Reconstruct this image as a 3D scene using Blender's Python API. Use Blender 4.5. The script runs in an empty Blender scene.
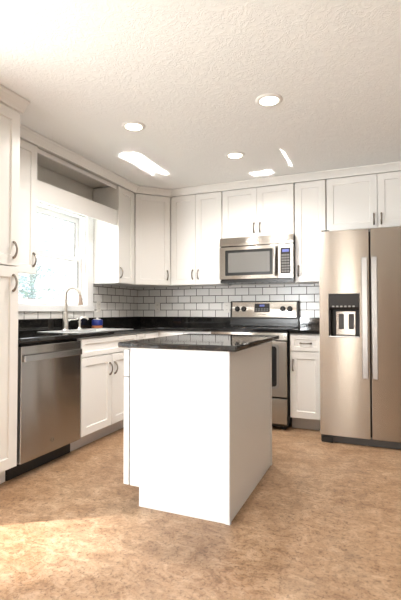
import bpy, bmesh, math, random
from mathutils import Vector, Matrix

random.seed(7)
S = bpy.context.scene
COL = S.collection
IN = 0.0254          # all lengths below are in inches: X right of the left wall, D out from the back wall, Z up


def P(x, d, z):
    return Vector((x * IN, -d * IN, z * IN))


# ------------------------------------------------------------------ camera
cam_d = bpy.data.cameras.new('camera')
cam = bpy.data.objects.new('camera', cam_d)
COL.objects.link(cam)
cam.location = P(108.05, 179.6, 42.97)
cam.rotation_euler = (math.pi / 2 + 0.025, 0, 0.3959)
cam_d.sensor_width = 36
cam_d.sensor_fit = 'AUTO'
cam_d.lens = 425.87 / 600 * 36
cam_d.clip_start = 0.02
S.camera = cam

# ------------------------------------------------------------------ world, sun, daylight
S.view_settings.view_transform = 'Standard'
S.view_settings.look = 'None'
S.view_settings.gamma = 1
S.view_settings.use_curve_mapping = False
S.view_settings.exposure = 0.82
W = bpy.data.worlds.new('sky')
S.world = W
W.use_nodes = True
wb = W.node_tree.nodes['Background']
wb.inputs[0].default_value = (0.90, 0.95, 1.0, 1)
wb.inputs[1].default_value = 1.8


def lamp(name, kind, loc, direction, energy, color, **kw):
    l = bpy.data.lights.new(name, kind)
    o = bpy.data.objects.new(name, l)
    COL.objects.link(o)
    o.location = loc
    o.rotation_euler = Vector(direction).to_track_quat('-Z', 'Y').to_euler()
    l.energy = energy
    l.color = color
    for k, v in kw.items():
        setattr(l, k, v)
    return o


lamp('sun', 'SUN', P(-150, 100, 300), (0.388, 0.16, -1), 9.0, (1, 0.95, 0.86), angle=0.0093)
# daylight falling through the glazed openings of the room (patio door, dining windows)
lamp('patio_daylight', 'AREA', P(-8, 165, 44), (1, 0, -0.35), 37, (0.945, 0.98, 1.0), shape='RECTANGLE', size=76 * IN, size_y=70 * IN)
lamp('dining_daylight', 'AREA', P(12, 407, 50), (0, 1, -0.05), 76, (0.945, 0.98, 1.0), shape='RECTANGLE', size=18 * IN, size_y=74 * IN)
lamp('sink_daylight', 'AREA', P(-9, 58.5, 63), (1, 0, -0.15), 10, (0.94, 0.975, 1), shape='RECTANGLE', size=34 * IN, size_y=34 * IN)
# upward fill lamps added low at those openings to brighten the ceiling
lamp('patio_ceiling_fill', 'AREA', P(-2, 165, 18), (1, 0.8, 1.0), 26, (0.945, 0.98, 1.0), shape='RECTANGLE', size=64 * IN, size_y=20 * IN)
lamp('dining_ceiling_fill', 'AREA', P(12, 398, 28), (0, 1, 1.3), 100, (0.945, 0.98, 1.0), shape='RECTANGLE', size=18 * IN, size_y=16 * IN)

for sx_, sw_ in ((72, 3.4), (80.5, 2.4)):
    lamp('fridge_streak_lamp', 'AREA', P(sx_, 407, 46), (0, 1, 0), 6, (1, 0.93, 0.82), shape='RECTANGLE', size=sw_ * IN, size_y=70 * IN)  # unseen strip lamps added to streak the fridge steel

lamp('floor_glow_spot', 'SPOT', P(-60, 180, 75), (98, 59, -75), 1500, (1, 0.97, 0.92), spot_size=0.26, spot_blend=1.0, shadow_soft_size=0.05)  # added spot for the soft floor glow, not in line with the sun


def patch_lamp(name, x, d, z, w, ln, to, energy):
    """narrow lamp added to cast a sun-glint patch on the ceiling: w across X, ln along the room"""
    o = lamp(name, 'AREA', P(x, d, z), (0, 0, 1), energy, (1, 0.97, 0.92), shape='RECTANGLE', size=w * IN, size_y=ln * IN, spread=0.006)
    f = (P(*to) - o.location).normalized()
    yy = Vector((0, 1, 0))
    yy = (yy - f * yy.dot(f)).normalized()
    zz = -f
    xx = yy.cross(zz)
    o.rotation_euler = Matrix((xx, yy, zz)).transposed().to_euler()
    return o


patch_lamp('counter_patch_lamp', 8.0, 54.7, 36.6, 7.2, 29, (30.8, 45.2, 95.6), 1.5)  # added beams standing in for sun reflected onto the ceiling
patch_lamp('cooktop_patch_lamp', 60.0, 22.0, 36.6, 11.5, 6.0, (69.1, 21.3, 95.6), 0.5)
patch_lamp('floor_patch_lamp', 79.0, 46.5, 0.6, 0.9, 28, (79.3, 28.0, 95.6), 0.26)

# ------------------------------------------------------------------ materials


def mat(name, color, rough=0.5, metal=0.0, spec=0.5, coat=0.0):
    m = bpy.data.materials.new(name)
    m.use_nodes = True
    b = m.node_tree.nodes['Principled BSDF']
    b.inputs['Base Color'].default_value = (*color, 1)
    b.inputs['Roughness'].default_value = rough
    b.inputs['Metallic'].default_value = metal
    b.inputs['Specular IOR Level'].default_value = spec
    b.inputs['Coat Weight'].default_value = coat
    return m


def nodes(m):
    nt = m.node_tree
    return nt, nt.nodes['Principled BSDF'], nt.nodes.new, nt.links.new


def coords(m, scale=(1, 1, 1), kind='Object'):
    nt, b, N, L = nodes(m)
    tc = N('ShaderNodeTexCoord')
    mp = N('ShaderNodeMapping')
    mp.inputs['Scale'].default_value = scale
    L(tc.outputs[kind], mp.inputs['Vector'])
    return mp.outputs[0]


def noise(m, vec, scale, detail=4, rough=0.55, dist=0.0):
    nt, b, N, L = nodes(m)
    n = N('ShaderNodeTexNoise')
    n.inputs['Scale'].default_value = scale
    n.inputs['Detail'].default_value = detail
    n.inputs['Roughness'].default_value = rough
    n.inputs['Distortion'].default_value = dist
    L(vec, n.inputs['Vector'])
    return n.outputs[0]


def ramp(m, fac, stops, interp='LINEAR'):
    nt, b, N, L = nodes(m)
    r = N('ShaderNodeValToRGB')
    r.color_ramp.interpolation = interp
    e = r.color_ramp.elements
    e[0].position, e[0].color = stops[0][0], (*stops[0][1], 1)
    e[1].position, e[1].color = stops[-1][0], (*stops[-1][1], 1)
    for p, c in stops[1:-1]:
        k = e.new(p)
        k.color = (*c, 1)
    L(fac, r.inputs[0])
    return r.outputs[0]


def mixc(m, fac, a, b_, mode='MIX'):
    nt, b, N, L = nodes(m)
    x = N('ShaderNodeMix')
    x.data_type = 'RGBA'
    x.blend_type = mode
    for i, v in ((0, fac), (6, a), (7, b_)):
        if isinstance(v, (int, float)):
            x.inputs[i].default_value = v
        elif isinstance(v, tuple):
            x.inputs[i].default_value = (*v, 1)
        else:
            L(v, x.inputs[i])
    return x.outputs[2]


def bump(m, h, strength, dist):
    nt, b, N, L = nodes(m)
    bp = N('ShaderNodeBump')
    bp.inputs['Strength'].default_value = strength
    bp.inputs['Distance'].default_value = dist
    L(h, bp.inputs['Height'])
    L(bp.outputs[0], b.inputs['Normal'])


M = {}
M['cabinet'] = mat('cabinet_white_paint', (0.85, 0.835, 0.81), 0.34, spec=0.4)
M['island'] = mat('island_white_laminate', (0.77, 0.765, 0.755), 0.38, spec=0.4)
M['trim'] = mat('trim_white_paint', (0.85, 0.835, 0.81), 0.4, spec=0.4)
M['sash'] = mat('window_white_vinyl', (0.86, 0.86, 0.86), 0.35)
M['wall'] = mat('wall_paint', (0.76, 0.73, 0.68), 0.6, spec=0.3)
bump(M['wall'], noise(M['wall'], coords(M['wall']), 260, 3), 0.12, 0.002)
M['tanwall'] = mat('tan_darkened_paint', (0.40, 0.32, 0.25), 0.6)  # unseen front wall, darkened so the fridge reflects a dim room
M['beigewall'] = mat('beige_wall_paint', (0.66, 0.61, 0.55), 0.6)
M['toe'] = mat('toe_kick_grey_paint', (0.62, 0.60, 0.585), 0.5)

# textured ceiling: stomped plaster
m = M['ceiling'] = mat('ceiling_stomped_plaster', (0.91, 0.905, 0.895), 0.75, spec=0.2)
v = coords(m)
n1 = noise(m, v, 14, 5, 0.6, 1.8)
r1 = ramp(m, n1, [(0.44, (0, 0, 0)), (0.52, (1, 1, 1)), (0.60, (0.15, 0.15, 0.15))])
bump(m, r1, 0.34, 0.006)

# sheet vinyl floor, mottled stone look
m = M['floor'] = mat('floor_mottled_vinyl', (0.4, 0.25, 0.14), 0.42, spec=0.42)
v = coords(m)
nt, b, N, L = nodes(m)
big = noise(m, v, 2.4, 6, 0.65, 0.8)
mid = noise(m, coords(m, (1, 1.6, 1)), 9, 6, 0.7, 1.2)
fine = noise(m, v, 60, 5, 0.7, 0.8)
c1 = ramp(m, big, [(0.36, (0.27, 0.145, 0.072)), (0.50, (0.385, 0.235, 0.135)), (0.64, (0.47, 0.325, 0.21))])
c2 = ramp(m, mid, [(0.37, (0.20, 0.105, 0.055)), (0.50, (0.385, 0.24, 0.138)), (0.64, (0.53, 0.375, 0.255))])
c3 = mixc(m, 0.55, c1, c2)
c4 = ramp(m, fine, [(0.36, (0.52, 0.49, 0.46)), (0.49, (1, 1, 1)), (0.66, (1.15, 1.15, 1.15))])
c5 = mixc(m, 0.85, c3, c4, 'MULTIPLY')
L(c5, b.inputs['Base Color'])
L(ramp(m, mid, [(0.3, (0.34,) * 3), (0.7, (0.5,) * 3)]), b.inputs['Roughness'])
bump(m, mid, 0.25, 0.002)

# subway tile: 6 x 3 in running bond, dark grout


def tile_material(name, along, shift):
    m = mat(name, (0.78, 0.76, 0.73), 0.12, spec=0.5)
    nt, b, N, L = nodes(m)
    tc = N('ShaderNodeTexCoord')
    sp = N('ShaderNodeSeparateXYZ')
    L(tc.outputs['Object'], sp.inputs[0])
    cb = N('ShaderNodeCombineXYZ')

    def aff(out, add):
        k = N('ShaderNodeMath')
        k.operation = 'MULTIPLY_ADD'
        k.inputs[1].default_value = 1 / IN
        k.inputs[2].default_value = add
        L(out, k.inputs[0])
        return k.outputs[0]
    L(aff(sp.outputs[along], shift), cb.inputs[0])
    L(aff(sp.outputs[2], 0.0), cb.inputs[1])
    br = N('ShaderNodeTexBrick')
    br.offset = 0.5
    br.inputs['Scale'].default_value = 1
    br.inputs['Brick Width'].default_value = 6.2
    br.inputs['Row Height'].default_value = 3.25
    br.inputs['Mortar Size'].default_value = 0.15
    br.inputs['Mortar Smooth'].default_value = 0.25
    br.inputs['Bias'].default_value = 0
    br.inputs['Color1'].default_value = (0.80, 0.785, 0.76, 1)
    br.inputs['Color2'].default_value = (0.86, 0.85, 0.835, 1)
    br.inputs['Mortar'].default_value = (0.06, 0.045, 0.036, 1)
    L(cb.outputs[0], br.inputs['Vector'])
    L(br.outputs['Color'], b.inputs['Base Color'])
    rr = ramp(m, br.outputs['Fac'], [(0, (0.2,) * 3), (1, (0.8,) * 3)])
    L(rr, b.inputs['Roughness'])
    inv = N('ShaderNodeMath')
    inv.operation = 'SUBTRACT'
    inv.inputs[0].default_value = 1
    L(br.outputs['Fac'], inv.inputs[1])
    bump(m, inv.outputs[0], 0.6, 0.002)
    return m


def granite(name, lo, speck, amount):
    m = mat(name, lo, 0.05, spec=0.5)
    nt, b, N, L = nodes(m)
    v = coords(m)
    a = noise(m, v, 170, 6, 0.75)
    c = ramp(m, a, [(0.50, lo), (0.62, speck), (0.72, tuple(s * 2 for s in speck))])
    g = noise(m, v, 14, 3, 0.6)
    k = ramp(m, g, [(0.4, (0, 0, 0)), (0.65, (1, 1, 1))])
    L(mixc(m, amount, lo, mixc(m, k, lo, c)), b.inputs['Base Color'])
    return m


M['granite'] = granite('black_polished_granite', (0.009, 0.009, 0.009), (0.055, 0.045, 0.035), 0.8)
M['granite_island'] = granite('dark_brown_flecked_granite', (0.015, 0.013, 0.012), (0.11, 0.085, 0.065), 1.0)


def stainless(name, color, rough, aniso=0.98):
    m = mat(name, color, rough, metal=1.0)
    nt, b, N, L = nodes(m)
    b.inputs['Anisotropic'].default_value = aniso
    b.inputs['Anisotropic Rotation'].default_value = 0.25
    t = N('ShaderNodeTangent')
    t.direction_type = 'RADIAL'
    t.axis = 'Z'
    L(t.outputs[0], b.inputs['Tangent'])
    # sheet metal is never quite flat
    bump(m, noise(m, coords(m, (1, 1, 0.12)), 3.5, 1, 0.4), 0.06, 0.02)
    return m


M['steel'] = stainless('brushed_stainless_steel', (0.46, 0.425, 0.385), 0.20)
M['steel_dark'] = stainless('brushed_stainless_dark', (0.40, 0.38, 0.36), 0.18)  # darker tone of the brushed steel
M['steel_light'] = stainless('satin_stainless_bar', (0.42, 0.41, 0.40), 0.26, 0.0)
M['nickel'] = mat('brushed_nickel', (0.27, 0.235, 0.205), 0.3, metal=1)
M['faucet'] = mat('polished_nickel_faucet', (0.86, 0.83, 0.78), 0.3, metal=1)
M['copper'] = mat('warm_copper_sprayer', (0.80, 0.66, 0.58), 0.3, metal=1)
M['sink'] = mat('sink_satin_steel', (0.80, 0.80, 0.79), 0.5, metal=1)
M['black'] = mat('black_gloss_plastic', (0.012, 0.012, 0.012), 0.22)
M['blackmatte'] = mat('black_matte_plastic', (0.018, 0.017, 0.016), 0.6)
M['grille'] = mat('grey_brown_plastic', (0.05, 0.043, 0.038), 0.5)
M['blackglass'] = mat('black_ceramic_glass', (0.008, 0.008, 0.009), 0.06)
M['mwglass'] = mat('grey_mesh_oven_glass', (0.17, 0.165, 0.155), 0.18)
M['button'] = mat('grey_button_plastic', (0.16, 0.155, 0.15), 0.4)
M['darkgrey'] = mat('charcoal_plastic', (0.024, 0.021, 0.019), 0.5, spec=0.3)
M['icon'] = mat('pale_print', (0.24, 0.23, 0.22), 0.5)
M['emblem'] = mat('etched_emblem', (0.30, 0.27, 0.24), 0.35, metal=1)
M['outlet'] = mat('outlet_white_plastic', (0.80, 0.775, 0.735), 0.35)
M['slot'] = mat('outlet_slot_dark', (0.05, 0.045, 0.04), 0.6)
M['blue'] = mat('blue_plastic', (0.012, 0.03, 0.22), 0.3)
M['orange'] = mat('orange_plastic', (0.55, 0.20, 0.09), 0.4)
M['clearcap'] = mat('pale_plastic', (0.62, 0.62, 0.62), 0.35)
M['bark'] = mat('tree_bark', (0.42, 0.42, 0.42), 0.9)
M['leaf'] = mat('tree_leaf', (0.48, 0.56, 0.62), 0.6)
M['lawn'] = mat('lawn_grass', (0.16, 0.22, 0.10), 0.95)
bump(M['lawn'], noise(M['lawn'], coords(M['lawn']), 40, 4), 0.5, 0.03)


def emis(name, color, s):
    m = mat(name, color, 0.4)
    b = m.node_tree.nodes['Principled BSDF']
    b.inputs['Emission Color'].default_value = (*color, 1)
    b.inputs['Emission Strength'].default_value = s
    return m


M['lens'] = emis('lit_lamp_lens', (1.0, 0.90, 0.74), 6.0)
M['display'] = emis('blue_clock_display', (0.09, 0.11, 0.36), 0.22)

m = M['glass'] = bpy.data.materials.new('window_glass')
m.use_nodes = True
nt = m.node_tree
nt.nodes.remove(nt.nodes['Principled BSDF'])
tr = nt.nodes.new('ShaderNodeBsdfTransparent')
gl = nt.nodes.new('ShaderNodeBsdfGlossy')
gl.inputs['Roughness'].default_value = 0.02
mx = nt.nodes.new('ShaderNodeMixShader')
mx.inputs[0].default_value = 0.06
nt.links.new(tr.outputs[0], mx.inputs[1])
nt.links.new(gl.outputs[0], mx.inputs[2])
nt.links.new(mx.outputs[0], nt.nodes['Material Output'].inputs[0])

# ------------------------------------------------------------------ mesh helpers


class MB:
    """collects shapes (in inches) and links them as ONE mesh object"""

    def __init__(self, xf=None):
        self.bm = bmesh.new()
        self.xf = xf            # optional local (w, out, up) -> (X, D, Z)

    def pt(self, x, d, z):
        if self.xf:
            x, d, z = self.xf(x, d, z)
        return P(x, d, z)

    def hexa(self, q):
        v = [self.bm.verts.new(self.pt(*p)) for p in q]
        for f in ((0, 1, 2, 3), (4, 7, 6, 5), (0, 4, 5, 1), (1, 5, 6, 2), (2, 6, 7, 3), (3, 7, 4, 0)):
            self.bm.faces.new([v[i] for i in f])
        return v

    def box(self, x0, x1, d0, d1, z0, z1, bev=0.0):
        v = self.hexa([(x0, d0, z0), (x1, d0, z0), (x1, d1, z0), (x0, d1, z0),
                       (x0, d0, z1), (x1, d0, z1), (x1, d1, z1), (x0, d1, z1)])
        if bev:
            es = list({e for k in v for e in k.link_edges})
            bmesh.ops.bevel(self.bm, geom=es, offset=bev * IN, segments=2, affect='EDGES', profile=0.5)
        return self

    def prism(self, pts, z0, z1):
        a = [self.bm.verts.new(self.pt(x, d, z0)) for x, d in pts]
        b = [self.bm.verts.new(self.pt(x, d, z1)) for x, d in pts]
        n = len(pts)
        self.bm.faces.new(a)
        self.bm.faces.new(b[::-1])
        for i in range(n):
            self.bm.faces.new((a[i], b[i], b[(i + 1) % n], a[(i + 1) % n]))
        return self

    def extrude_x(self, prof, x0, x1):
        """profile of (d, z) pulled along x"""
        a = [self.bm.verts.new(self.pt(x0, d, z)) for d, z in prof]
        b = [self.bm.verts.new(self.pt(x1, d, z)) for d, z in prof]
        n = len(prof)
        self.bm.faces.new(a)
        self.bm.faces.new(b[::-1])
        for i in range(n):
            self.bm.faces.new((a[i], b[i], b[(i + 1) % n], a[(i + 1) % n]))
        return self

    def tube(self, pts, r, seg=10, flat=None):
        """round bar through points; r a number or one per point; flat = (sx, sy) squash"""
        ps = [self.pt(*p) for p in pts]
        rs = r if isinstance(r, (list, tuple)) else [r] * len(ps)
        rings = []
        up = None
        for i, p in enumerate(ps):
            t = (ps[min(i + 1, len(ps) - 1)] - ps[max(i - 1, 0)]).normalized()
            if up is None:
                up = t.orthogonal().normalized() if flat is None else (Vector(flat[2]) - t * t.dot(Vector(flat[2]))).normalized()
            up = (up - t * up.dot(t)).normalized()
            sd = t.cross(up)
            fx, fy = (1, 1) if flat is None else flat[:2]
            rings.append([self.bm.verts.new(p + (up * math.cos(a) * fx + sd * math.sin(a) * fy) * rs[i] * IN)
                          for a in [2 * math.pi * k / seg for k in range(seg)]])
        for a, b in zip(rings, rings[1:]):
            for k in range(seg):
                self.bm.faces.new((a[k], a[(k + 1) % seg], b[(k + 1) % seg], b[k]))
        self.bm.faces.new(rings[0][::-1])
        self.bm.faces.new(rings[-1])
        return self

    def lathe(self, c, axis, prof, seg=28, closed=False):
        """revolve (radius, height) about an axis vector (X, D, Z) through c"""
        ax = P(*axis).normalized()
        u = ax.orthogonal().normalized()
        w = ax.cross(u)
        o = self.pt(*c)
        rings = []
        for r, h in prof:
            if r == 0:
                rings.append([self.bm.verts.new(o + ax * h * IN)])
            else:
                rings.append([self.bm.verts.new(o + ax * h * IN + (u * math.cos(a) + w * math.sin(a)) * r * IN)
                              for a in [2 * math.pi * k / seg for k in range(seg)]])
        pairs = list(zip(rings, rings[1:]))
        if closed:
            pairs.append((rings[-1], rings[0]))
        for a, b in pairs:
            for k in range(seg):
                q = [a[k % len(a)], a[(k + 1) % len(a)], b[(k + 1) % len(b)], b[k % len(b)]]
                q = list(dict.fromkeys(q))
                if len(q) > 2:
                    self.bm.faces.new(q)
        return self

    def build(self, name, m, parent=None, smooth=None, bev=0.0):
        bmesh.ops.recalc_face_normals(self.bm, faces=self.bm.faces[:])
        me = bpy.data.meshes.new(name)
        off = Vector((0, 0, 0))
        p = parent
        while p is not None:
            off += p.location
            p = p.parent
        if parent is None:      # origin at the base of the thing
            vs = [v.co for v in self.bm.verts]
            off = Vector(((min(v.x for v in vs) + max(v.x for v in vs)) / 2,
                          (min(v.y for v in vs) + max(v.y for v in vs)) / 2, min(v.z for v in vs)))
        for v in self.bm.verts:
            v.co -= off
        self.bm.to_mesh(me)
        self.bm.free()
        o = bpy.data.objects.new(name, me)
        COL.objects.link(o)
        me.materials.append(M[m] if isinstance(m, str) else m)
        if parent is None:
            o.location = off
        else:
            o.parent = parent
        if smooth:
            for f in me.polygons:
                f.use_smooth = True
            me.set_sharp_from_angle(angle=math.radians(smooth))
        if bev:
            b = o.modifiers.new('edge', 'BEVEL')
            b.width = bev * IN
            b.segments = 2
            b.limit_method = 'ANGLE'
            b.angle_limit = math.radians(40)
        return o


def keep_origin(o):
    """structure meshes with world-based patterns keep their origin at the room corner"""
    off = o.location.copy()
    for v in o.data.vertices:
        v.co += off
    o.location = (0, 0, 0)
    return o


def tag(o, label, cat, group=None):
    o['label'] = label
    o['category'] = cat
    if group:
        o['group'] = group
    return o


def thing(name, loc, label, cat, group=None):
    o = bpy.data.objects.new(name, None)
    COL.objects.link(o)
    o.location = P(*loc)
    o.empty_display_size = 0.05
    return tag(o, label, cat, group)


def struct(o):
    o['kind'] = 'structure'
    return o


def back_xf(d):              # local (w, out, up) for fronts on the back-wall run
    return lambda w, o, u: (w, d + o, u)


def left_xf(x):              # fronts on the left-wall run; w is D
    return lambda w, o, u: (x + o, w, u)


def line_xf(a, b):           # fronts on the straight line a -> b, out to its +D/+X side
    ax, ad = a
    L_ = math.hypot(b[0] - ax, b[1] - ad)
    ux, ud = (b[0] - ax) / L_, (b[1] - ad) / L_
    nx, nd = -ud, ux
    if nx + nd < 0:
        nx, nd = -nx, -nd
    return (lambda w, o, u: (ax + ux * w + nx * o, ad + ud * w + nd * o, u)), L_


def shaker(name, xf, w0, w1, z0, z1, parent, m='cabinet', th=0.75, rail=2.35, depth=0.34, slope=0.16):
    """frame-and-panel front as one mesh"""
    mb = MB(xf)
    bm = mb.bm

    def loop(i, o):
        return [bm.verts.new(mb.pt(*q)) for q in ((w0 + i, o, z0 + i), (w1 - i, o, z0 + i), (w1 - i, o, z1 - i), (w0 + i, o, z1 - i))]
    r = min(rail, (z1 - z0) * 0.27, (w1 - w0) * 0.3)
    rings = [loop(0, 0.0), loop(0, th - 0.07), loop(0.07, th), loop(r, th), loop(r + slope, th - depth)]
    for a, b in zip(rings, rings[1:]):
        for k in range(4):
            bm.faces.new((a[k], a[(k + 1) % 4], b[(k + 1) % 4], b[k]))
    bm.faces.new(rings[0][::-1])
    bm.faces.new(rings[-1])
    return mb.build(name, m, parent)


def pull(xf, w, z, parent, o0, vertical=True, ln=3.9, name='handle'):
    """arched bar pull with flared feet"""
    mb = MB(xf)
    n = 12
    pts, rs = [], []
    for i in range(n + 1):
        t = i / n
        s = (t - 0.5) * ln
        out = o0 + 0.16 + 1.0 * math.sin(math.pi * t) ** 0.7
        pts.append((w, out, z + s) if vertical else (w + s, out, z))
        rs.append(0.32 - 0.08 * math.sin(math.pi * t))
    mb.tube(pts, rs, 8)
    for s in (-0.5, 0.5):
        e = s * (ln - 0.1)
        a = (w, o0 + 0.0, z + e) if vertical else (w + e, o0 + 0.0, z)
        b = (w, o0 + 0.24, z + e) if vertical else (w + e, o0 + 0.24, z)
        mb.tube([a, b], 0.33, 10)
    return mb.build(name, 'nickel', parent, smooth=50)


# ------------------------------------------------------------------ room shell
CZ = 95.6
RX, FD = 210, 400
b = MB().box(-6, RX + 6, -6, FD + 6, -4, 0)
struct(keep_origin(b.build('floor', 'floor')))
b = MB().box(-6, RX + 6, -6, FD + 6, CZ, CZ + 6)
struct(keep_origin(b.build('ceiling', 'ceiling')))
b = MB().box(-6, RX + 6, -6, 0, 0, CZ)
struct(keep_origin(b.build('wall_back', 'wall')))
WD0, WD1, WZ0, WZ1 = 40.0, 77.0, 44.6, 81.0      # sink window opening
PD0, PD1, PZ1 = 129, 201, 82                      # patio opening
b = MB()
b.box(-6, 0, 0, WD0, 0, CZ)
b.box(-6, 0, WD0, WD1, 0, WZ0)
b.box(-6, 0, WD0, WD1, WZ1, CZ)
b.box(-6, 0, WD1, PD0, 0, CZ)
b.box(-6, 0, PD0, PD1, PZ1, CZ)
b.box(-6, 0, PD1, FD, 0, CZ)
struct(keep_origin(b.build('wall_left', 'wall')))
b = MB().box(RX, RX + 6, 0, FD, 0, CZ)
struct(keep_origin(b.build('wall_right', 'beigewall')))
b = MB()
b.box(-6, 2, FD, FD + 6, 0, CZ)
b.box(2, 22, FD, FD + 6, 0, 10)
b.box(2, 22, FD, FD + 6, 88, CZ)
b.box(22, 70, FD, FD + 6, 0, CZ)
b.box(70, 74, FD, FD + 6, 0, 10)  # narrow slots added for the streaks on the fridge
b.box(70, 74, FD, FD + 6, 82, CZ)
b.box(74, 79, FD, FD + 6, 0, CZ)
b.box(79, 82, FD, FD + 6, 0, 10)
b.box(79, 82, FD, FD + 6, 82, CZ)
b.box(82, RX + 6, FD, FD + 6, 0, CZ)
struct(keep_origin(b.build('wall_front', 'tanwall')))

# tile backsplash on both walls
b = MB().box(0.32, 126, 0.0, 0.3, 40.0, 54.0)
o = keep_origin(b.build('trim_1', 'wall'))
struct(o)
for v in o.data.vertices:
    v.co.z -= 40 * IN
o.location.z = 40 * IN
o.data.materials[0] = tile_material('subway_tile_back', 0, -15.6 - 0 + 6.2 * 5 + 3.1)
b = MB()
b.box(0.0, 0.3, 0.32, 36.3, 40.0, 54.0)
b.box(0.0, 0.3, 36.3, 80.6, 40.0, 42.6)
b.box(0.0, 0.3, 80.6, 98.5, 40.0, 54.0)
o = keep_origin(b.build('trim_2', 'wall'))
struct(o)
for v in o.data.vertices:
    v.co.z -= 40 * IN
o.location.z = 40 * IN
o.data.materials[0] = tile_material('subway_tile_left', 1, 72.5 + 3.1)

# sink window: casing, stool, frame, two sashes, panes
win = bpy.data.objects.new('window_1', None)
COL.objects.link(win)
win.location = P(0, 58.5, 42.6)
struct(win)
b = MB()
b.box(0, 0.9, 36.5, 40.3, 42.7, 84.5)
b.box(0, 0.9, 76.7, 80.4, 42.7, 84.5)
b.box(0, 0.9, 36.5, 80.4, 80.7, 84.5)
b.build('casing', 'sash', win, bev=0.12)
b = MB().box(-2.0, 1.5, 36.5, 80.4, 42.7, 44.9)
b.build('stool', 'sash', win, bev=0.15)
b = MB()
b.box(-5.5, 0, 40.0, 41.0, 44.6, 81.0)
b.box(-5.5, 0, 76.0, 77.0, 44.6, 81.0)
b.box(-5.5, 0, 41.0, 76.0, 80.0, 81.0)
b.box(-5.5, -2.0, 41.0, 76.0, 44.6, 45.3)
b.build('frame', 'sash', win, bev=0.08)


def sash(x0, x1, z0, z1, bot, top):
    b = MB()
    b.box(x0, x1, 41.1, 42.9, z0, z1)
    b.box(x0, x1, 74.1, 75.9, z0, z1)
    b.box(x0, x1, 42.9, 74.1, z0, z0 + bot)
    b.box(x0, x1, 42.9, 74.1, z1 - top, z1)
    f = b.build('sash', 'sash', win, bev=0.06)
    x = (x0 + x1) / 2
    g = MB().box(x - 0.08, x + 0.08, 42.9, 74.1, z0 + bot, z1 - top)
    g.build('pane', 'glass', f)
    g = MB()
    for (a0, a1, c0, c1) in ((42.9, 43.4, z0 + bot, z1 - top), (73.85, 74.1, z0 + bot, z1 - top),
                             (43.4, 73.85, z0 + bot, z0 + bot + 0.2), (43.4, 73.85, z1 - top - 0.2, z1 - top)):
        g.box(x + 0.1, x + 0.45, a0, a1, c0, c1)
    g.build('sash_reveal_line', 'button', f)  # grey strips stand in for shade on the sash side reveals


sash(-2.6, -1.4, 45.3, 64.2, 1.7, 1.9)
sash(-4.2, -3.0, 62.4, 79.9, 1.9, 2.0)

# patio door frame and dining window frame that let the daylight in
door = bpy.data.objects.new('door_1', None)
COL.objects.link(door)
door.location = P(-3, 165, 0)
struct(door)
b = MB()
for d0, d1 in ((129.2, 131.5), (163.5, 166.5), (198.5, 200.8)):
    b.box(-4, -1, d0, d1, 0.2, 81.8)
for d0, d1 in ((131.5, 163.5), (166.5, 198.5)):
    b.box(-4, -1, d0, d1, 0.2, 4)
    b.box(-4, -1, d0, d1, 79, 81.8)
b.build('frame', 'sash', door)
for d0, d1 in ((131.5, 163.5), (166.5, 198.5)):
    MB().box(-2.6, -2.4, d0, d1, 4, 79).build('pane', 'glass', door)
w2 = bpy.data.objects.new('window_2', None)
COL.objects.link(w2)
w2.location = P(12, FD + 3, 10)
struct(w2)
b = MB()
for x0, x1 in ((2.2, 3.8), (20.2, 21.8)):
    b.box(x0, x1, FD + 1, FD + 4, 10.2, 87.8)
for x0, x1 in ((3.8, 20.2),):
    b.box(x0, x1, FD + 1, FD + 4, 10.2, 12.5)
    b.box(x0, x1, FD + 1, FD + 4, 85.5, 87.8)
b.build('frame', 'sash', w2)
for x0, x1 in ((3.8, 20.2),):
    MB().box(x0, x1, FD + 2.4, FD + 2.6, 12.5, 85.5).build('pane', 'glass', w2)

# crown moulding swept along the cabinet tops
CROWN = [(0.0, 92.95), (0.75, 92.95), (0.85, 93.35), (1.05, 93.55), (1.35, 94.0), (2.1, 94.75), (2.55, 94.95), (2.75, 95.2), (2.75, 95.5), (0.0, 95.5)]


def sweep(path, prof, name):
    bm_ = MB()
    n = len(path)
    nor = []
    for i in range(n - 1):
        (x0, d0), (x1, d1) = path[i], path[i + 1]
        L_ = math.hypot(x1 - x0, d1 - d0)
        nor.append(((d0 - d1) / L_, (x1 - x0) / L_))
    rings = []
    for i, (x, d) in enumerate(path):
        if i == 0:
            mx_, k = nor[0], 1
        elif i == n - 1:
            mx_, k = nor[-1], 1
        else:
            a, c = nor[i - 1], nor[i]
            s = (a[0] + c[0], a[1] + c[1])
            l_ = math.hypot(*s)
            mx_ = (s[0] / l_, s[1] / l_)
            k = 1 / (mx_[0] * a[0] + mx_[1] * a[1])
        rings.append([bm_.bm.verts.new(P(x + mx_[0] * o * k, d + mx_[1] * o * k, z)) for o, z in prof])
    m_ = len(prof)
    for a, c in zip(rings, rings[1:]):
        for k in range(m_):
            bm_.bm.faces.new((a[k], a[(k + 1) % m_], c[(k + 1) % m_], c[k]))
    bm_.bm.faces.new(rings[0])
    bm_.bm.faces.new(rings[-1][::-1])
    o = bm_.build(name, 'trim')
    return struct(o)


F = 12.82
sweep([(F, 98.3), (F, 24.35), (24.35, F), (126, F)], CROWN, 'trim_3')
sweep([(24.95, 124), (24.95, 98.45)], CROWN, 'trim_4')

# ------------------------------------------------------------------ wall cabinets
UZ0, UZ1 = 54.0, 92.9


def wall_cab(name, x0, x1, z0, label, doors, group=None, z1=92.85):
    t = thing(name, ((x0 + x1) / 2, 6, z0), label, 'cabinet', group)
    MB().box(x0 + 0.12, x1 - 0.12, 0.35, 12.0, z0, z1).build('cabinet_body', 'cabinet', t)
    xf = back_xf(12.02)
    for w0, w1, hw, hz in doors:
        d = shaker('door', xf, w0, w1, z0 + 0.1, z1 - 0.02, t)
        pull(xf, hw, hz, d, 0.75)
    return t


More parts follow.
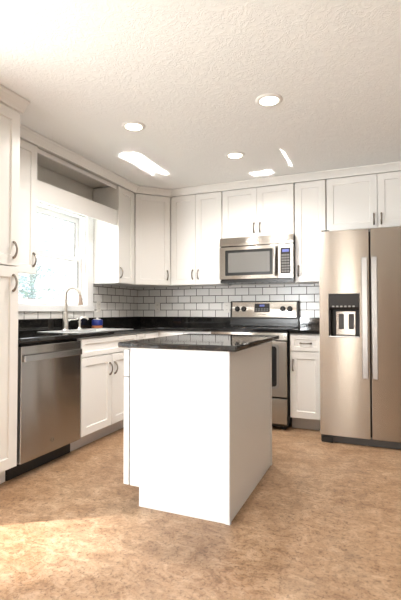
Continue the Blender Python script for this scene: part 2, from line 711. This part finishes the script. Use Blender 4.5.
wall_cab('wall_cabinet', 24, 48, UZ0, 'white two-door wall cabinet between the diagonal corner cabinet and the microwave',
         [(24.3, 35.93, 34.7, 58.4), (36.07, 47.75, 37.3, 58.4)])
wall_cab('wall_cabinet', 48, 78, 72.75, 'short white two-door wall cabinet directly above the microwave',
         [(48.25, 62.93, 61.8, 76.5), (63.07, 77.75, 64.3, 76.5)])
wall_cab('wall_cabinet', 78, 90, UZ0, 'narrow white single-door wall cabinet between microwave and refrigerator',
         [(78.3, 89.75, 79.5, 58.4)])
wall_cab('wall_cabinet', 90, 126, 73.0, 'short wide white two-door wall cabinet above the refrigerator',
         [(90.3, 107.9, 106.8, 76.4), (108.1, 125.75, 109.3, 76.4)])

# diagonal corner cabinet
t = thing('corner_wall_cabinet', (10, 10, 54), 'white diagonal corner wall cabinet with one angled door', 'cabinet')
MB().prism([(0.35, 0.35), (23.88, 0.35), (23.88, 12.1), (12.1, 23.88), (0.35, 23.88)], UZ0, 92.85).build('cabinet_body', 'cabinet', t)
xf, Ln = line_xf((12.15, 23.95), (23.95, 12.15))
d = shaker('door', xf, 0.62, Ln - 0.62, UZ0 + 0.1, 92.83, t)
pull(xf, Ln - 1.9, 58.4, d, 0.75)

# wall cabinets on the window wall
t = thing('wall_cabinet', (6, 30, 54), 'narrow white wall cabinet just right of the sink window', 'cabinet')
MB().box(0.35, 12.0, 24.12, 36.4, UZ0, 92.85).build('cabinet_body', 'cabinet', t)
xf = left_xf(12.02)
d = shaker('door', xf, 24.75, 36.3, UZ0 + 0.1, 92.83, t)
pull(xf, 34.9, 58.2, d, 0.75)
t = thing('wall_cabinet', (6, 89, 54), 'white wall cabinet left of the sink window, beside the tall pantry', 'cabinet')
MB().box(1.0, 12.0, 80.1, 98.3, UZ0, 92.85).build('cabinet_body', 'cabinet', t)
d = shaker('door', xf, 80.2, 98.2, UZ0 + 0.1, 92.83, t)
pull(xf, 81.6, 58.2, d, 0.75)

# valance box above the window
t = thing('window_valance', (12.3, 58.2, 76.8), 'white valance boards with open slot bridging the cabinets above sink window', 'valance')
MB().box(11.3, 12.0, 36.45, 80.05, 76.9, 83.1).build('lower_board', 'cabinet', t, bev=0.08)
MB().box(11.3, 12.0, 36.45, 80.05, 91.5, 92.9).build('upper_board', 'cabinet', t, bev=0.05)
MB().box(0.95, 11.25, 36.6, 79.9, 81.9, 82.6).build('shelf_board', 'cabinet', t)
MB().box(0.5, 11.95, 36.9, 80.0, 93.2, 93.9).build('soffit_panel', 'wall', t)

# pantry
t = thing('pantry_cabinet', (12, 111, 0), 'tall white pantry cabinet beside the dishwasher at the left edge', 'cabinet')
b = MB()
b.box(0.35, 24.15, 98.72, 124, 4.4, 92.9)
b.box(0.35, 21.0, 98.72, 124, 0.0, 4.4)
b.build('cabinet_body', 'cabinet', t)
xf = left_xf(24.17)
d = shaker('upper_door', xf, 98.8, 123.9, 54.15, 92.85, t, rail=2.6)
pull(xf, 100.6, 58.0, d, 0.75)
d = shaker('lower_door', xf, 98.8, 123.9, 4.5, 53.85, t, rail=2.6)
pull(xf, 100.6, 49.8, d, 0.75)

# ------------------------------------------------------------------ base cabinets
t = thing('sink_base_cabinet', (12, 58, 0), 'white sink base cabinet with two doors, right of the dishwasher', 'cabinet')
b = MB()
b.box(0.35, 1.0, 42.1, 74.2, 4.5, 34.7)
b.box(1.0, 24.15, 73.55, 74.2, 4.5, 34.7)
b.box(1.0, 24.15, 42.1, 42.75, 4.5, 34.7)
b.box(1.0, 24.15, 42.75, 73.55, 4.5, 5.2)
b.box(23.4, 24.15, 42.75, 73.55, 33.6, 34.7)
b.box(23.4, 24.15, 42.75, 73.55, 28.0, 29.0)
b.box(23.4, 24.15, 57.4, 58.8, 5.2, 28.0)
b.build('cabinet_body', 'cabinet', t)
MB().box(2, 21.0, 42.1, 74.2, 0, 4.5).build('toe_kick', 'toe', t)
xf = left_xf(24.17)
shaker('false_drawer_front', xf, 42.3, 74.1, 28.7, 34.2, t, rail=1.5)
d = shaker('door', xf, 58.15, 74.1, 4.7, 28.3, t)
pull(xf, 59.4, 23.6, d, 0.75)
d = shaker('door', xf, 42.3, 57.95, 4.7, 28.3, t)
pull(xf, 56.5, 23.6, d, 0.75)

t = thing('corner_base_cabinet', (12, 12, 0), 'white corner base cabinet under the black counter, behind the island', 'cabinet')
MB().prism([(0.35, 0.35), (35.9, 0.35), (35.9, 24.1), (24.15, 24.1), (24.15, 42.0), (0.35, 42.0)], 4.5, 34.7).build('cabinet_body', 'cabinet', t)
MB().prism([(2, 2), (35.9, 2), (35.9, 21), (21, 21), (21, 42.0), (2, 42.0)], 0, 4.5).build('toe_kick', 'toe', t)
shaker('filler_door', left_xf(24.17), 36.2, 41.85, 4.7, 34.2, t, rail=1.2)
d = shaker('door', left_xf(24.17), 25.2, 35.9, 4.7, 34.2, t)
d = shaker('door', back_xf(24.12), 25.2, 35.75, 4.7, 34.2, t)
pull(back_xf(24.12), 34.4, 28, d, 0.75)

t = thing('base_cabinet', (42, 12, 0), 'white drawer base cabinet left of the range, mostly behind the island', 'cabinet')
MB().box(36.05, 47.8, 0.35, 24.1, 4.5, 34.7).build('cabinet_body', 'cabinet', t)
MB().box(36.05, 47.8, 2, 21, 0, 4.5).build('toe_kick', 'toe', t)
xf = back_xf(24.12)
d = shaker('drawer', xf, 36.2, 47.65, 28.5, 34.2, t)
pull(xf, 42, 31.3, d, 0.75, vertical=False)
d = shaker('door', xf, 36.2, 47.65, 4.7, 28.2, t)
pull(xf, 46.4, 23.6, d, 0.75)

t = thing('base_cabinet', (84, 12, 0), 'narrow white base cabinet with drawer and door between range and refrigerator', 'cabinet')
MB().box(78.25, 89.75, 0.35, 24.1, 4.5, 34.7).build('cabinet_body', 'cabinet', t)
MB().box(78.25, 89.75, 2, 21, 0, 4.5).build('toe_kick', 'toe', t)
d = shaker('drawer', xf, 78.35, 89.6, 28.5, 34.3, t, rail=1.9)
pull(xf, 84.0, 31.3, d, 0.75, vertical=False)
d = shaker('door', xf, 78.35, 89.6, 4.6, 28.1, t)
pull(xf, 79.5, 23.4, d, 0.75)

# ------------------------------------------------------------------ counters
CT0, CT1 = 34.75, 36.0
SX0, SX1, SD0, SD1 = 7.2, 22.4, 43.5, 72.5            # sink cut-out
t = thing('countertop', (12, 50, CT0), 'black polished granite L-shaped countertop running under the window to the range', 'countertop')
b = MB()
gx, gd = [0.35, SX0, SX1, 25.5, 47.85], [0.35, 25.5, SD0, SD1, 98.6]
for i in range(4):
    for k in range(4):
        if (i == 3 and k > 0) or (i == 1 and k == 2):
            continue
        b.box(gx[i], gx[i + 1], gd[k], gd[k + 1], CT0, CT1)
bmesh.ops.remove_doubles(b.bm, verts=b.bm.verts[:], dist=1e-5)
seen = {}
for f in b.bm.faces:
    seen.setdefault(tuple(sorted(v.index for v in f.verts)) if False else tuple(round(c, 4) for c in f.calc_center_median()), []).append(f)
bmesh.ops.delete(b.bm, geom=[f for fs in seen.values() if len(fs) > 1 for f in fs], context='FACES')
bmesh.ops.dissolve_limit(b.bm, angle_limit=0.02, verts=b.bm.verts[:], edges=b.bm.edges[:])
b.build('slab', 'granite', t, bev=0.22)
b = MB()
b.box(0.35, 1.25, 1.25, 98.6, CT1, 40.0)
b.box(0.35, 47.85, 0.35, 1.25, CT1, 40.0)
b.build('upstand', 'granite', t)
t = thing('countertop', (84, 12, CT0), 'short black granite countertop between the range and the refrigerator', 'countertop')
MB().box(78.15, 89.9, 0.35, 25.5, CT0, CT1, 0.12).build('slab', 'granite', t)
MB().box(78.15, 89.9, 0.35, 1.25, CT1 + 0.01, 40.0).build('upstand', 'granite', t)

# sink: rim, two bowls
t = thing('kitchen_sink', ((SX0 + SX1) / 2, 58, 27.5), 'stainless double-bowl sink set in the black counter below the window', 'sink')
b = MB()
mid = 58
for a0, a1, c0, c1 in ((SX0 - 0.7, SX1 + 0.7, SD0 - 1.9, SD0 + 0.6), (SX0 - 0.7, SX1 + 0.7, SD1 - 0.6, SD1 + 0.7),  # right rim widened and steel made pale to carry the sun glare
                       (SX0 - 0.7, SX0 + 0.6, SD0 + 0.6, SD1 - 0.6), (SX1 - 0.6, SX1 + 0.7, SD0 + 0.6, SD1 - 0.6),
                       (SX0 + 0.6, SX1 - 0.6, mid - 0.6, mid + 0.6)):
    b.box(a0, a1, c0, c1, CT1 + 0.02, CT1 + 0.16)
b.build('rim', 'sink', t)
for c0, c1 in ((SD0 + 0.5, mid - 0.5), (mid + 0.5, SD1 - 0.5)):
    b = MB()
    a0, a1, z0, z1 = SX0 + 0.5, SX1 - 0.5, 28.0, CT1 + 0.02
    b.box(a0, a0 + 0.12, c0, c1, z0, z1)
    b.box(a1 - 0.12, a1, c0, c1, z0, z1)
    b.box(a0 + 0.12, a1 - 0.12, c0, c0 + 0.12, z0, z1)
    b.box(a0 + 0.12, a1 - 0.12, c1 - 0.12, c1, z0, z1)
    b.box(a0, a1, c0, c1, z0 - 0.15, z0)
    bowl = b.build('bowl', 'sink', t)
    MB().lathe(((a0 + a1) / 2, (c0 + c1) / 2, z0 + 0.02), (0, 0, 1), [(0, 0.05), (0.9, 0.05), (1.7, 0.16), (1.75, 0)], 24).build('drain', 'sink', bowl, smooth=40)

# faucet: tall gooseneck with pull-down sprayer and side lever
FX, FDp = 4.6, 57.4
t = thing('kitchen_faucet', (FX, FDp, CT1), 'tall gooseneck pull-down faucet in polished nickel behind the sink', 'faucet')
MB().lathe((FX, FDp, CT1 + 0.02), (0, 0, 1), [(0, 0), (1.15, 0), (1.15, 0.18), (1.0, 0.3), (0.95, 0.45), (0.93, 2.2), (1.0, 2.4), (0.96, 3.0), (0.8, 5.0), (0.7, 6.0), (0.64, 6.4), (0, 6.4)], 24).build('faucet_body', 'faucet', t, smooth=40)
# the gooseneck arches towards the camera's right, over the bowl
dirx, dird = 0.72, -0.69
pts = []
for i in range(5):
    pts.append((FX, FDp, CT1 + 6.3 + i * 1.62))
R = 2.35
zc = CT1 + 6.3 + 4 * 1.62
for i in range(1, 15):
    a = math.pi * i / 14 * 0.94
    s = R - R * math.cos(a)
    pts.append((FX + dirx * s, FDp + dird * s, zc + R * math.sin(a)))
lx, ld, lz = pts[-1]
pts.append((lx + dirx * 0.1, ld + dird * 0.1, lz - 0.7))
MB().tube(pts, 0.6, 14).build('gooseneck', 'faucet', t, smooth=50)
h = MB().tube([(lx + dirx * 0.1, ld + dird * 0.1, lz - 0.6), (lx + dirx * 0.2, ld + dird * 0.2, lz - 1.3), (lx + dirx * 0.35, ld + dird * 0.35, lz - 2.6), (lx + dirx * 0.5, ld + dird * 0.5, lz - 3.9), (lx + dirx * 0.52, ld + dird * 0.52, lz - 4.2)],
              [0.6, 0.68, 0.78, 0.9, 0.78], 16).build('spray_head', 'copper', t, smooth=50)
h['label'] = 'copper-toned spray head'
MB().tube([(lx + dirx * 0.86, ld + dird * 0.86, lz - 1.7), (lx + dirx * 1.0, ld + dird * 1.0, lz - 2.5)], 0.2, 8).build('spray_button', 'blackmatte', h, smooth=50)
lv = MB()
lv.tube([(FX, FDp, CT1 + 3.4), (FX + 0.5, FDp - 1.3, CT1 + 3.5)], [0.5, 0.46], 12)
lv.tube([(FX + 0.45, FDp - 1.1, CT1 + 3.5), (FX + 0.8, FDp - 2.2, CT1 + 3.75), (FX + 1.2, FDp - 3.6, CT1 + 3.75), (FX + 1.5, FDp - 5.0, CT1 + 4.0)], [0.34, 0.27, 0.24, 0.34], 10)
lv.build('lever_handle', 'faucet', t, smooth=50)

t = thing('soap_dispenser', (4.6, 49.6, CT1), 'small curved-spout soap dispenser standing right of the gooseneck faucet', 'soap dispenser')
MB().lathe((4.6, 49.6, CT1 + 0.02), (0, 0, 1), [(0, 0), (0.95, 0), (0.95, 0.15), (0.6, 0.4), (0.46, 0.7), (0.46, 2.4), (0.56, 2.5), (0.56, 3.1), (0, 3.1)], 20).build('pump_body', 'faucet', t, smooth=40)
MB().tube([(4.6, 49.6, CT1 + 3.0), (4.7, 49.5, CT1 + 3.8), (5.1, 48.8, CT1 + 4.4), (5.7, 47.9, CT1 + 4.5), (6.2, 47.2, CT1 + 4.1), (6.4, 46.9, CT1 + 3.6)], [0.34, 0.36, 0.36, 0.34, 0.32, 0.3], 10).build('spout', 'faucet', t, smooth=50)

# little blue tub beside the sink
t = thing('dish_soap_tub', (4.0, 38.0, CT1), 'small round blue tub with orange base on the counter beside the sink', 'tub')
MB().lathe((4.0, 38.0, CT1 + 0.02), (0, 0, 1), [(0, 0), (2.0, 0), (2.15, 0.2), (2.1, 0.9), (1.9, 1.0), (0, 1.0)], 28).build('tub_base', 'orange', t, smooth=40)
MB().lathe((4.0, 38.0, CT1 + 1.03), (0, 0, 1), [(0, 0), (1.9, 0), (2.2, 0.25), (2.2, 2.0), (2.0, 2.35), (0, 2.35)], 28).build('tub_body', 'blue', t, smooth=40)
MB().lathe((4.0, 38.0, CT1 + 3.4), (0, 0, 1), [(0, 0), (1.5, 0), (1.5, 0.2), (0.5, 0.35), (0.45, 0.75), (0, 0.8)], 24).build('lid', 'clearcap', t, smooth=40)

# ------------------------------------------------------------------ dishwasher
t = thing('dishwasher', (12, 86.4, 0), 'stainless steel dishwasher between the pantry and the sink cabinet', 'dishwasher')
MB().box(1.5, 23.6, 74.6, 98.2, 4.2, 34.4).build('tub', 'blackmatte', t)
MB().box(3, 21.3, 74.6, 98.4, 0.05, 4.1).build('kick_plate', 'blackmatte', t)
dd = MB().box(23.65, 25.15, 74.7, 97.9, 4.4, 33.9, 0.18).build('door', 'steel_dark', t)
hb = MB()
hb.extrude_x([(75.3, 29.9), (97.4, 29.9), (97.4, 31.6), (75.3, 31.6)], 25.75, 26.15)
hb.box(25.1, 25.8, 75.3, 76.2, 30.0, 31.5)
hb.box(25.1, 25.8, 96.5, 97.4, 30.0, 31.5)
hb.build('handle', 'steel_light', dd, bev=0.1)
em = MB().lathe((25.16, 86.6, 7.7), (1, 0, 0), [(0.62, 0), (0.62, 0.03), (0.5, 0.03), (0.5, 0)], 24, closed=True)
em.box(25.16, 25.19, 86.3, 86.9, 7.6, 7.78)
em.build('emblem', 'emblem', dd)

# ------------------------------------------------------------------ range
t = thing('range', (63, 14, 0), 'stainless electric range with black glass top and knob backguard, behind the island', 'range')
MB().box(48.3, 77.85, 2.0, 26.0, 1.2, 35.2).build('range_body', 'black', t)
MB().box(48.25, 77.9, 2.1, 26.9, 35.25, 36.25, 0.2).build('cooktop', 'blackglass', t)
for x, d_, r in ((55.5, 8.5, 3.2), (70.5, 8.5, 3.9), (55.5, 19.5, 4.2), (70.5, 19.5, 3.2)):
    MB().lathe((x, d_, 36.26), (0, 0, 1), [(r, 0), (r, 0.015), (r - 0.15, 0.015), (r - 0.15, 0)], 36, closed=True).build('burner_ring', 'darkgrey', t)
bg = MB().extrude_x([(0.5, 36.3), (3.2, 36.3), (3.2, 39.4), (2.3, 47.1), (0.5, 47.1)], 48.3, 77.85).build('backguard', 'black', t, bev=0.15)
sx = lambda w, o, u: (w, 3.2 - (u - 39.4) * 0.9 / 7.7 + o, u)
pn = MB(sx)
pn.box(49.2, 76.9, 0.02, 0.12, 40.2, 46.6)
pn.build('control_panel', 'steel', bg)
dsp = MB(sx).box(59.2, 65.7, 0.13, 0.3, 42.4, 46.0).build('display_housing', 'darkgrey', bg)
MB(sx).box(61.4, 63.5, 0.31, 0.36, 44.7, 45.5).build('clock', 'display', dsp)
b = MB(sx)
for i in range(5):
    for j in range(2):
        b.box(59.6 + i * 1.2, 60.4 + i * 1.2, 0.31, 0.36, 42.7 + j * 0.75, 43.2 + j * 0.75)
b.build('button_pad', 'button', dsp)
for kx in (51.5, 54.4, 71.3, 74.2):
    kb = MB().lathe((kx, 2.85, 43.7), (0, 1, 0.117), [(0, 0), (1.15, 0), (1.15, 0.15), (0.92, 0.3), (0.85, 1.0), (0, 1.05)], 24).build('knob', 'black', bg, smooth=40)
    MB().box(kx - 0.16, kx + 0.16, 3.9, 4.25, 42.95, 44.45, 0.05).build('grip', 'darkgrey', kb)
MB(sx).box(60.6, 64.2, 0.13, 0.17, 41.2, 41.5).build('emblem', 'emblem', bg)
MB().box(48.5, 77.7, 26.05, 26.7, 32.3, 34.9).build('vent_trim', 'steel', t)
od = MB().box(48.5, 77.7, 26.05, 27.5, 12.0, 31.9, 0.2).build('oven_door', 'steel', t)


def rounded(x0, x1, z0, z1, r, d0, d1, n=6):
    pts = []
    for cx, cz, a0 in ((x1 - r, z1 - r, 0), (x0 + r, z1 - r, 90), (x0 + r, z0 + r, 180), (x1 - r, z0 + r, 270)):
        for k in range(n + 1):
            a = math.radians(a0 + 90 * k / n)
            pts.append((cx + r * math.cos(a), cz + r * math.sin(a)))
    mb = MB()
    A = [mb.bm.verts.new(P(x, d0, z)) for x, z in pts]
    B = [mb.bm.verts.new(P(x, d1, z)) for x, z in pts]
    mb.bm.faces.new(A)
    mb.bm.faces.new(B[::-1])
    for i in range(len(pts)):
        k = (i + 1) % len(pts)
        mb.bm.faces.new((A[i], B[i], B[k], A[k]))
    return mb


rounded(51.3, 74.9, 14.9, 30.9, 1.4, 27.5, 27.62).build('window_border', 'steel_light', od)
rounded(52.1, 74.1, 15.7, 30.1, 1.0, 27.63, 27.7).build('oven_window', 'blackglass', od)
b = MB()
b.tube([(50.5, 29.6, 31.2), (57, 29.75, 31.2), (63, 29.8, 31.2), (69, 29.75, 31.2), (71.5, 29.6, 31.2)], 0.5, 12)
for x in (51.2, 70.8):
    b.tube([(x, 27.5, 31.2), (x, 29.5, 31.2)], 0.4, 10)
b.build('handle', 'steel_light', od, smooth=50)
MB().box(48.5, 77.7, 26.05, 27.4, 2.4, 11.4, 0.2).build('storage_drawer', 'steel', t)
for x in (50, 76):
    for d_ in (4, 24):
        MB().box(x - 0.7, x + 0.7, d_ - 0.7, d_ + 0.7, 0, 1.2).build('foot', 'blackmatte', t)

# ------------------------------------------------------------------ microwave
t = thing('microwave', (63.3, 8, 55), 'stainless over-the-range microwave with grey window, mounted below wall cabinets', 'microwave')
MB().box(48.3, 78.05, 0.4, 14.6, 55.2, 72.6).build('microwave_body', 'black', t)
MB().box(48.3, 78.05, 2.2, 15.4, 54.3, 55.15).build('bottom_plate', 'black', t)
vt = MB().extrude_x([(14.65, 69.1), (16.0, 69.1), (16.0, 70.0), (15.6, 72.5), (14.65, 72.5)], 48.2, 78.1).build('vent_panel', 'steel', t, bev=0.06)
em = MB().lathe((62.6, 15.87, 71.0), (0, 1, 0.16), [(0.75, 0), (0.75, 0.03), (0.6, 0.03), (0.6, 0)], 24, closed=True)
em.box(63.6, 66.0, 15.86, 15.9, 70.8, 71.15)
em.build('emblem', 'emblem', vt)
md = MB().box(48.2, 72.15, 14.65, 16.05, 55.6, 68.75, 0.14).build('door', 'steel', t)
rounded(50.6, 70.2, 57.1, 67.4, 0.35, 16.05, 16.12).build('window_frame', 'black', md)
rounded(51.9, 69.0, 58.3, 66.3, 0.3, 16.13, 16.18).build('window_glass', 'mwglass', md)
b = MB()
b.tube([(71.3, 17.0, 56.6), (71.3, 17.5, 58.2), (71.3, 17.7, 62.2), (71.3, 17.5, 66.4), (71.3, 17.0, 68.0)], 0.5, 12)
for z in (57.0, 67.6):
    b.tube([(71.3, 16.02, z), (71.3, 17.1, z)], 0.4, 10)
b.build('handle', 'steel_light', md, smooth=50)
cp = MB().box(72.35, 78.1, 14.65, 16.05, 55.6, 68.75, 0.14).build('control_panel', 'steel', t)
kp = rounded(73.2, 77.2, 57.3, 67.3, 0.25, 16.05, 16.12).build('keypad', 'darkgrey', cp)
MB().box(73.9, 76.5, 16.13, 16.17, 65.6, 66.7).build('clock', 'display', kp)
b = MB()
for i in range(3):
    for j in range(7):
        b.box(73.65 + i * 1.08, 74.5 + i * 1.08, 16.13, 16.18, 57.8 + j * 1.05, 58.5 + j * 1.05)
b.build('buttons', 'button', kp)

# ------------------------------------------------------------------ refrigerator
t = thing('refrigerator', (108, 18, 0), 'tall side-by-side stainless refrigerator with ice and water dispenser', 'refrigerator')
MB().box(90.4, 125.7, 1.5, 31.2, 1.0, 68.6).build('fridge_body', 'grille', t)
MB().box(90.2, 125.8, 31.3, 33.9, 0.15, 2.35).build('base_grille', 'grille', t, bev=0.15)
MB().box(90.5, 94.0, 33.95, 34.7, 0.1, 2.0).build('front_foot', 'blackmatte', t, bev=0.15)
DX0, DX1, DZ0, DZ1 = 92.95, 102.5, 34.2, 48.5
b = MB()
b.box(90.1, DX0, 31.3, 34.9, 2.6, 69.0)
b.box(DX1, 105.35, 31.3, 34.9, 2.6, 69.0)
b.box(DX0, DX1, 31.3, 34.9, 2.6, DZ0)
b.box(DX0, DX1, 31.3, 34.9, DZ1, 69.0)
bmesh.ops.remove_doubles(b.bm, verts=b.bm.verts[:], dist=1e-5)
fd = b.build('freezer_door', 'steel', t)
dsp = MB().box(DX0 + 0.05, DX1 - 0.05, 31.35, 31.6, DZ0 + 0.05, DZ1 - 0.05).build('dispenser_back', 'darkgrey', fd)
MB().extrude_x([(31.65, 43.3), (34.3, 43.3), (34.95, 44.0), (34.95, 48.35), (31.65, 48.35)], DX0 + 0.15, DX1 - 0.15).build('dispenser_panel', 'darkgrey', fd, bev=0.1)
b = MB()
for i in range(6):
    b.box(94.1 + i * 1.25, 94.8 + i * 1.25, 34.96, 34.99, 44.1, 44.6)
b.build('icons', 'icon', dsp)
MB().box(DX0 + 0.05, DX0 + 0.5, 31.65, 34.7, DZ0 + 0.8, 43.2).build('recess_side', 'darkgrey', fd)
MB().box(DX1 - 0.5, DX1 - 0.05, 31.65, 34.7, DZ0 + 0.8, 43.2).build('recess_side', 'darkgrey', fd)
bp = MB().box(95.1, 101.0, 31.65, 31.95, DZ0 + 0.9, 42.7).build('recess_plate', 'steel_dark', fd)
for x in (95.9, 99.0):
    rounded(x, x + 1.6, 36.9, 41.9, 0.2, 31.97, 32.5).build('paddle', 'grille', bp)
MB().extrude_x([(31.65, 34.3), (35.25, 34.3), (35.25, 34.75), (31.65, 35.0)], DX0 + 0.1, DX1 - 0.1).build('drip_tray', 'steel_light', fd, bev=0.05)
fr = MB().box(105.85, 125.8, 31.3, 34.9, 2.6, 69.0, 0.12).build('fridge_door', 'steel', t)
for x0, x1, dr in ((103.2, 104.95, fd), (106.1, 107.75, fr)):
    b = MB()
    b.box(x0, x1, 36.3, 37.2, 21.6, 59.8, 0.15)
    for z in (23.0, 57.2):
        b.box(x0 + 0.3, x1 - 0.3, 34.85, 36.35, z, z + 1.4)
    b.build('handle', 'steel_light', dr)
MB().box(90.6, 93.2, 30.0, 34.0, 69.05, 69.6).build('hinge_cover', 'grille', t, bev=0.1)
MB().box(122.6, 125.3, 30.0, 34.0, 69.05, 69.6).build('hinge_cover', 'grille', t, bev=0.1)

# ------------------------------------------------------------------ island
IX0, IX1, ID0, ID1 = 54.9, 80.0, 61.2, 97.5
t = thing('kitchen_island', (67, 79, 0), 'white panelled kitchen island standing alone in the middle of the floor', 'kitchen island')
b = MB()
b.prism([(59.1, ID0), (IX1, ID0), (IX1, ID1), (59.1, ID1)], 0.02, 4.25)
b.box(56.75, IX1, ID0, ID1, 4.25, 34.7)
b.build('island_body', 'island', t, bev=0.0)
b = MB()
b.box(IX1 - 0.75, IX1 + 0.12, ID1 + 0.01, ID1 + 0.22, 0.02, 34.65)
b.box(IX1 + 0.01, IX1 + 0.22, ID1 - 0.6, ID1 + 0.22, 0.02, 34.65)
b.build('corner_bead', 'island', t)
MB().box(IX1 + 0.01, IX1 + 0.22, ID0 - 0.05, ID0 + 0.75, 0.02, 34.65).build('end_bead', 'island', t)
xfl = lambda w, o, u: (56.35 - o, w, u)
for w0, w1 in ((ID0 + 0.2, 79.2), (79.5, ID1 - 0.05)):
    d = shaker('drawer', xfl, w0, w1, 28.3, 34.2, t, m='island', rail=1.6, th=1.35)
    pull(xfl, (w0 + w1) / 2, 31.2, d, 1.35, vertical=False)
    d = shaker('door', xfl, w0, w1, 4.3, 28.0, t, m='island', th=1.35)
    pull(xfl, (w1 - 1.4) if w0 < 70 else (w0 + 1.4), 23.5, d, 1.35)

b = MB().box(54.4, 82.1, 59.9, 99.1, 34.78, 36.0, 0.28)
tag(b.build('island_countertop', 'granite_island', None), 'dark flecked polished granite slab on top of the white island', 'countertop')

# ------------------------------------------------------------------ outlets


def outlet(xf, w, z, label):
    c = xf(w, 0.31, z)
    t = thing('wall_outlet', c, label, 'outlet', None)
    pl = MB(xf).box(w - 1.4, w + 1.4, 0.32, 0.5, z - 2.25, z + 2.25, 0.06).build('cover_plate', 'outlet', t)
    for s in (-1, 1):
        rc = MB(xf).box(w - 0.65, w + 0.65, 0.51, 0.58, z + s * 0.95 - 0.6, z + s * 0.95 + 0.6, 0.03).build('receptacle', 'outlet', pl)
        for k in (-0.25, 0.25):
            MB(xf).box(w + k - 0.05, w + k + 0.05, 0.585, 0.6, z + s * 0.95 - 0.2, z + s * 0.95 + 0.25).build('slot', 'slot', pl)
    return t


outlet(left_xf(0), 32.1, 44.6, 'white wall outlet on the tile just right of the sink window')
outlet(back_xf(0), 11.0, 44.6, 'white wall outlet on the back tile nearest the corner')
outlet(back_xf(0), 45.8, 44.3, 'white wall outlet on the back tile beside the range backguard')

# ------------------------------------------------------------------ recessed ceiling lights
src = None
for x, d_, lab in ((44.1, 76.1, 'round recessed ceiling light on the left, nearest the sink window'),
                   (83.3, 76.0, 'round recessed ceiling light on the right, nearest the camera'),
                   (63.8, 43.4, 'round recessed ceiling light farthest back, near the wall cabinets')):
    if src is None:
        t = src = thing('recessed_light', (x, d_, CZ - 0.6), lab, 'ceiling light', 'recessed ceiling lights')
        MB().lathe((x, d_, CZ - 0.02), (0, 0, -1), [(3.35, 0), (3.35, 0.1), (3.1, 0.3), (2.6, 0.42), (2.35, 0.3), (2.3, 0.02)], 40, closed=True).build('trim_ring', 'trim', t, smooth=50)
        MB().lathe((x, d_, CZ - 0.04), (0, 0, -1), [(0, 0), (2.28, 0), (2.28, 0.16), (1.5, 0.24), (0, 0.28)], 36).build('lens', 'lens', t, smooth=50)
    else:
        t = src.copy()
        COL.objects.link(t)
        t.location = P(x, d_, CZ - 0.6)
        t['label'] = lab
        for ch in src.children:
            c = ch.copy()
            COL.objects.link(c)
            c.parent = t

for x, d_ in ((44.1, 76.1), (83.3, 76.0), (63.8, 43.4)):
    lamp('recessed_bulb', 'AREA', P(x, d_, CZ - 0.5), (0, 0, -1), 9, (1, 0.95, 0.89), shape='DISK', size=4.4 * IN, spread=2.75)

# ------------------------------------------------------------------ outdoors beyond the window
b = MB().box(-900, -6.2, -700, 500, -22, -20)
struct(keep_origin(b.build('ground', 'lawn')))


def tree(x, d_, h, r, n, label):
    t = thing('garden_tree', (x, d_, -20), label, 'tree')
    b = MB()
    b.tube([(x, d_, -20), (x + 2, d_, h * 0.3), (x - 2, d_ + 3, h * 0.6), (x + 1, d_, h)], [4, 3, 2, 0.6], 10)
    br = []
    for i in range(34):
        a = random.uniform(0, 2 * math.pi)
        z = random.uniform(0.1, 0.92) * h
        L_ = r * random.uniform(0.55, 1.0) * (1 - 0.35 * z / h)
        e = (x + L_ * math.cos(a), d_ + L_ * math.sin(a), z + random.uniform(5, 40))
        mdp = (x + L_ * 0.5 * math.cos(a), d_ + L_ * 0.5 * math.sin(a), z + 10)
        b.tube([(x, d_, z), mdp, e], [1.1, 0.7, 0.3], 6)
        br.append(((x, d_, z), e))
    b.build('trunk', 'bark', t, smooth=60)
    bm = bmesh.new()
    root = t.location
    for i in range(n):
        s, e = random.choice(br)
        k = random.uniform(0.35, 1.05)
        c = [s[j] + (e[j] - s[j]) * k + random.gauss(0, 7) for j in range(3)]
        o = P(*c) - root
        q = Matrix.Rotation(random.uniform(0, 6.28), 3, 'Z') @ Matrix.Rotation(random.uniform(-1, 1), 3, 'X')
        l_, w_ = random.uniform(2.2, 4.2) * IN, random.uniform(1.0, 1.8) * IN
        vs = [bm.verts.new(o + q @ Vector(p)) for p in ((-l_, 0, 0), (0, -w_, 0.3 * w_), (l_, 0, 0), (0, w_, 0.3 * w_))]
        bm.faces.new((vs[0], vs[1], vs[2]))
        bm.faces.new((vs[0], vs[2], vs[3]))
    me = bpy.data.meshes.new('foliage')
    bm.to_mesh(me)
    bm.free()
    me.materials.append(M['leaf'])
    o = bpy.data.objects.new('foliage', me)
    COL.objects.link(o)
    o.parent = t


tree(-330, -270, 190, 95, 3200, 'nearer pale sunlit tree outside, behind both sashes of the sink window')
tree(-520, -260, 150, 120, 3200, 'fainter pale tree farther off, low at the left of the sink window glass')
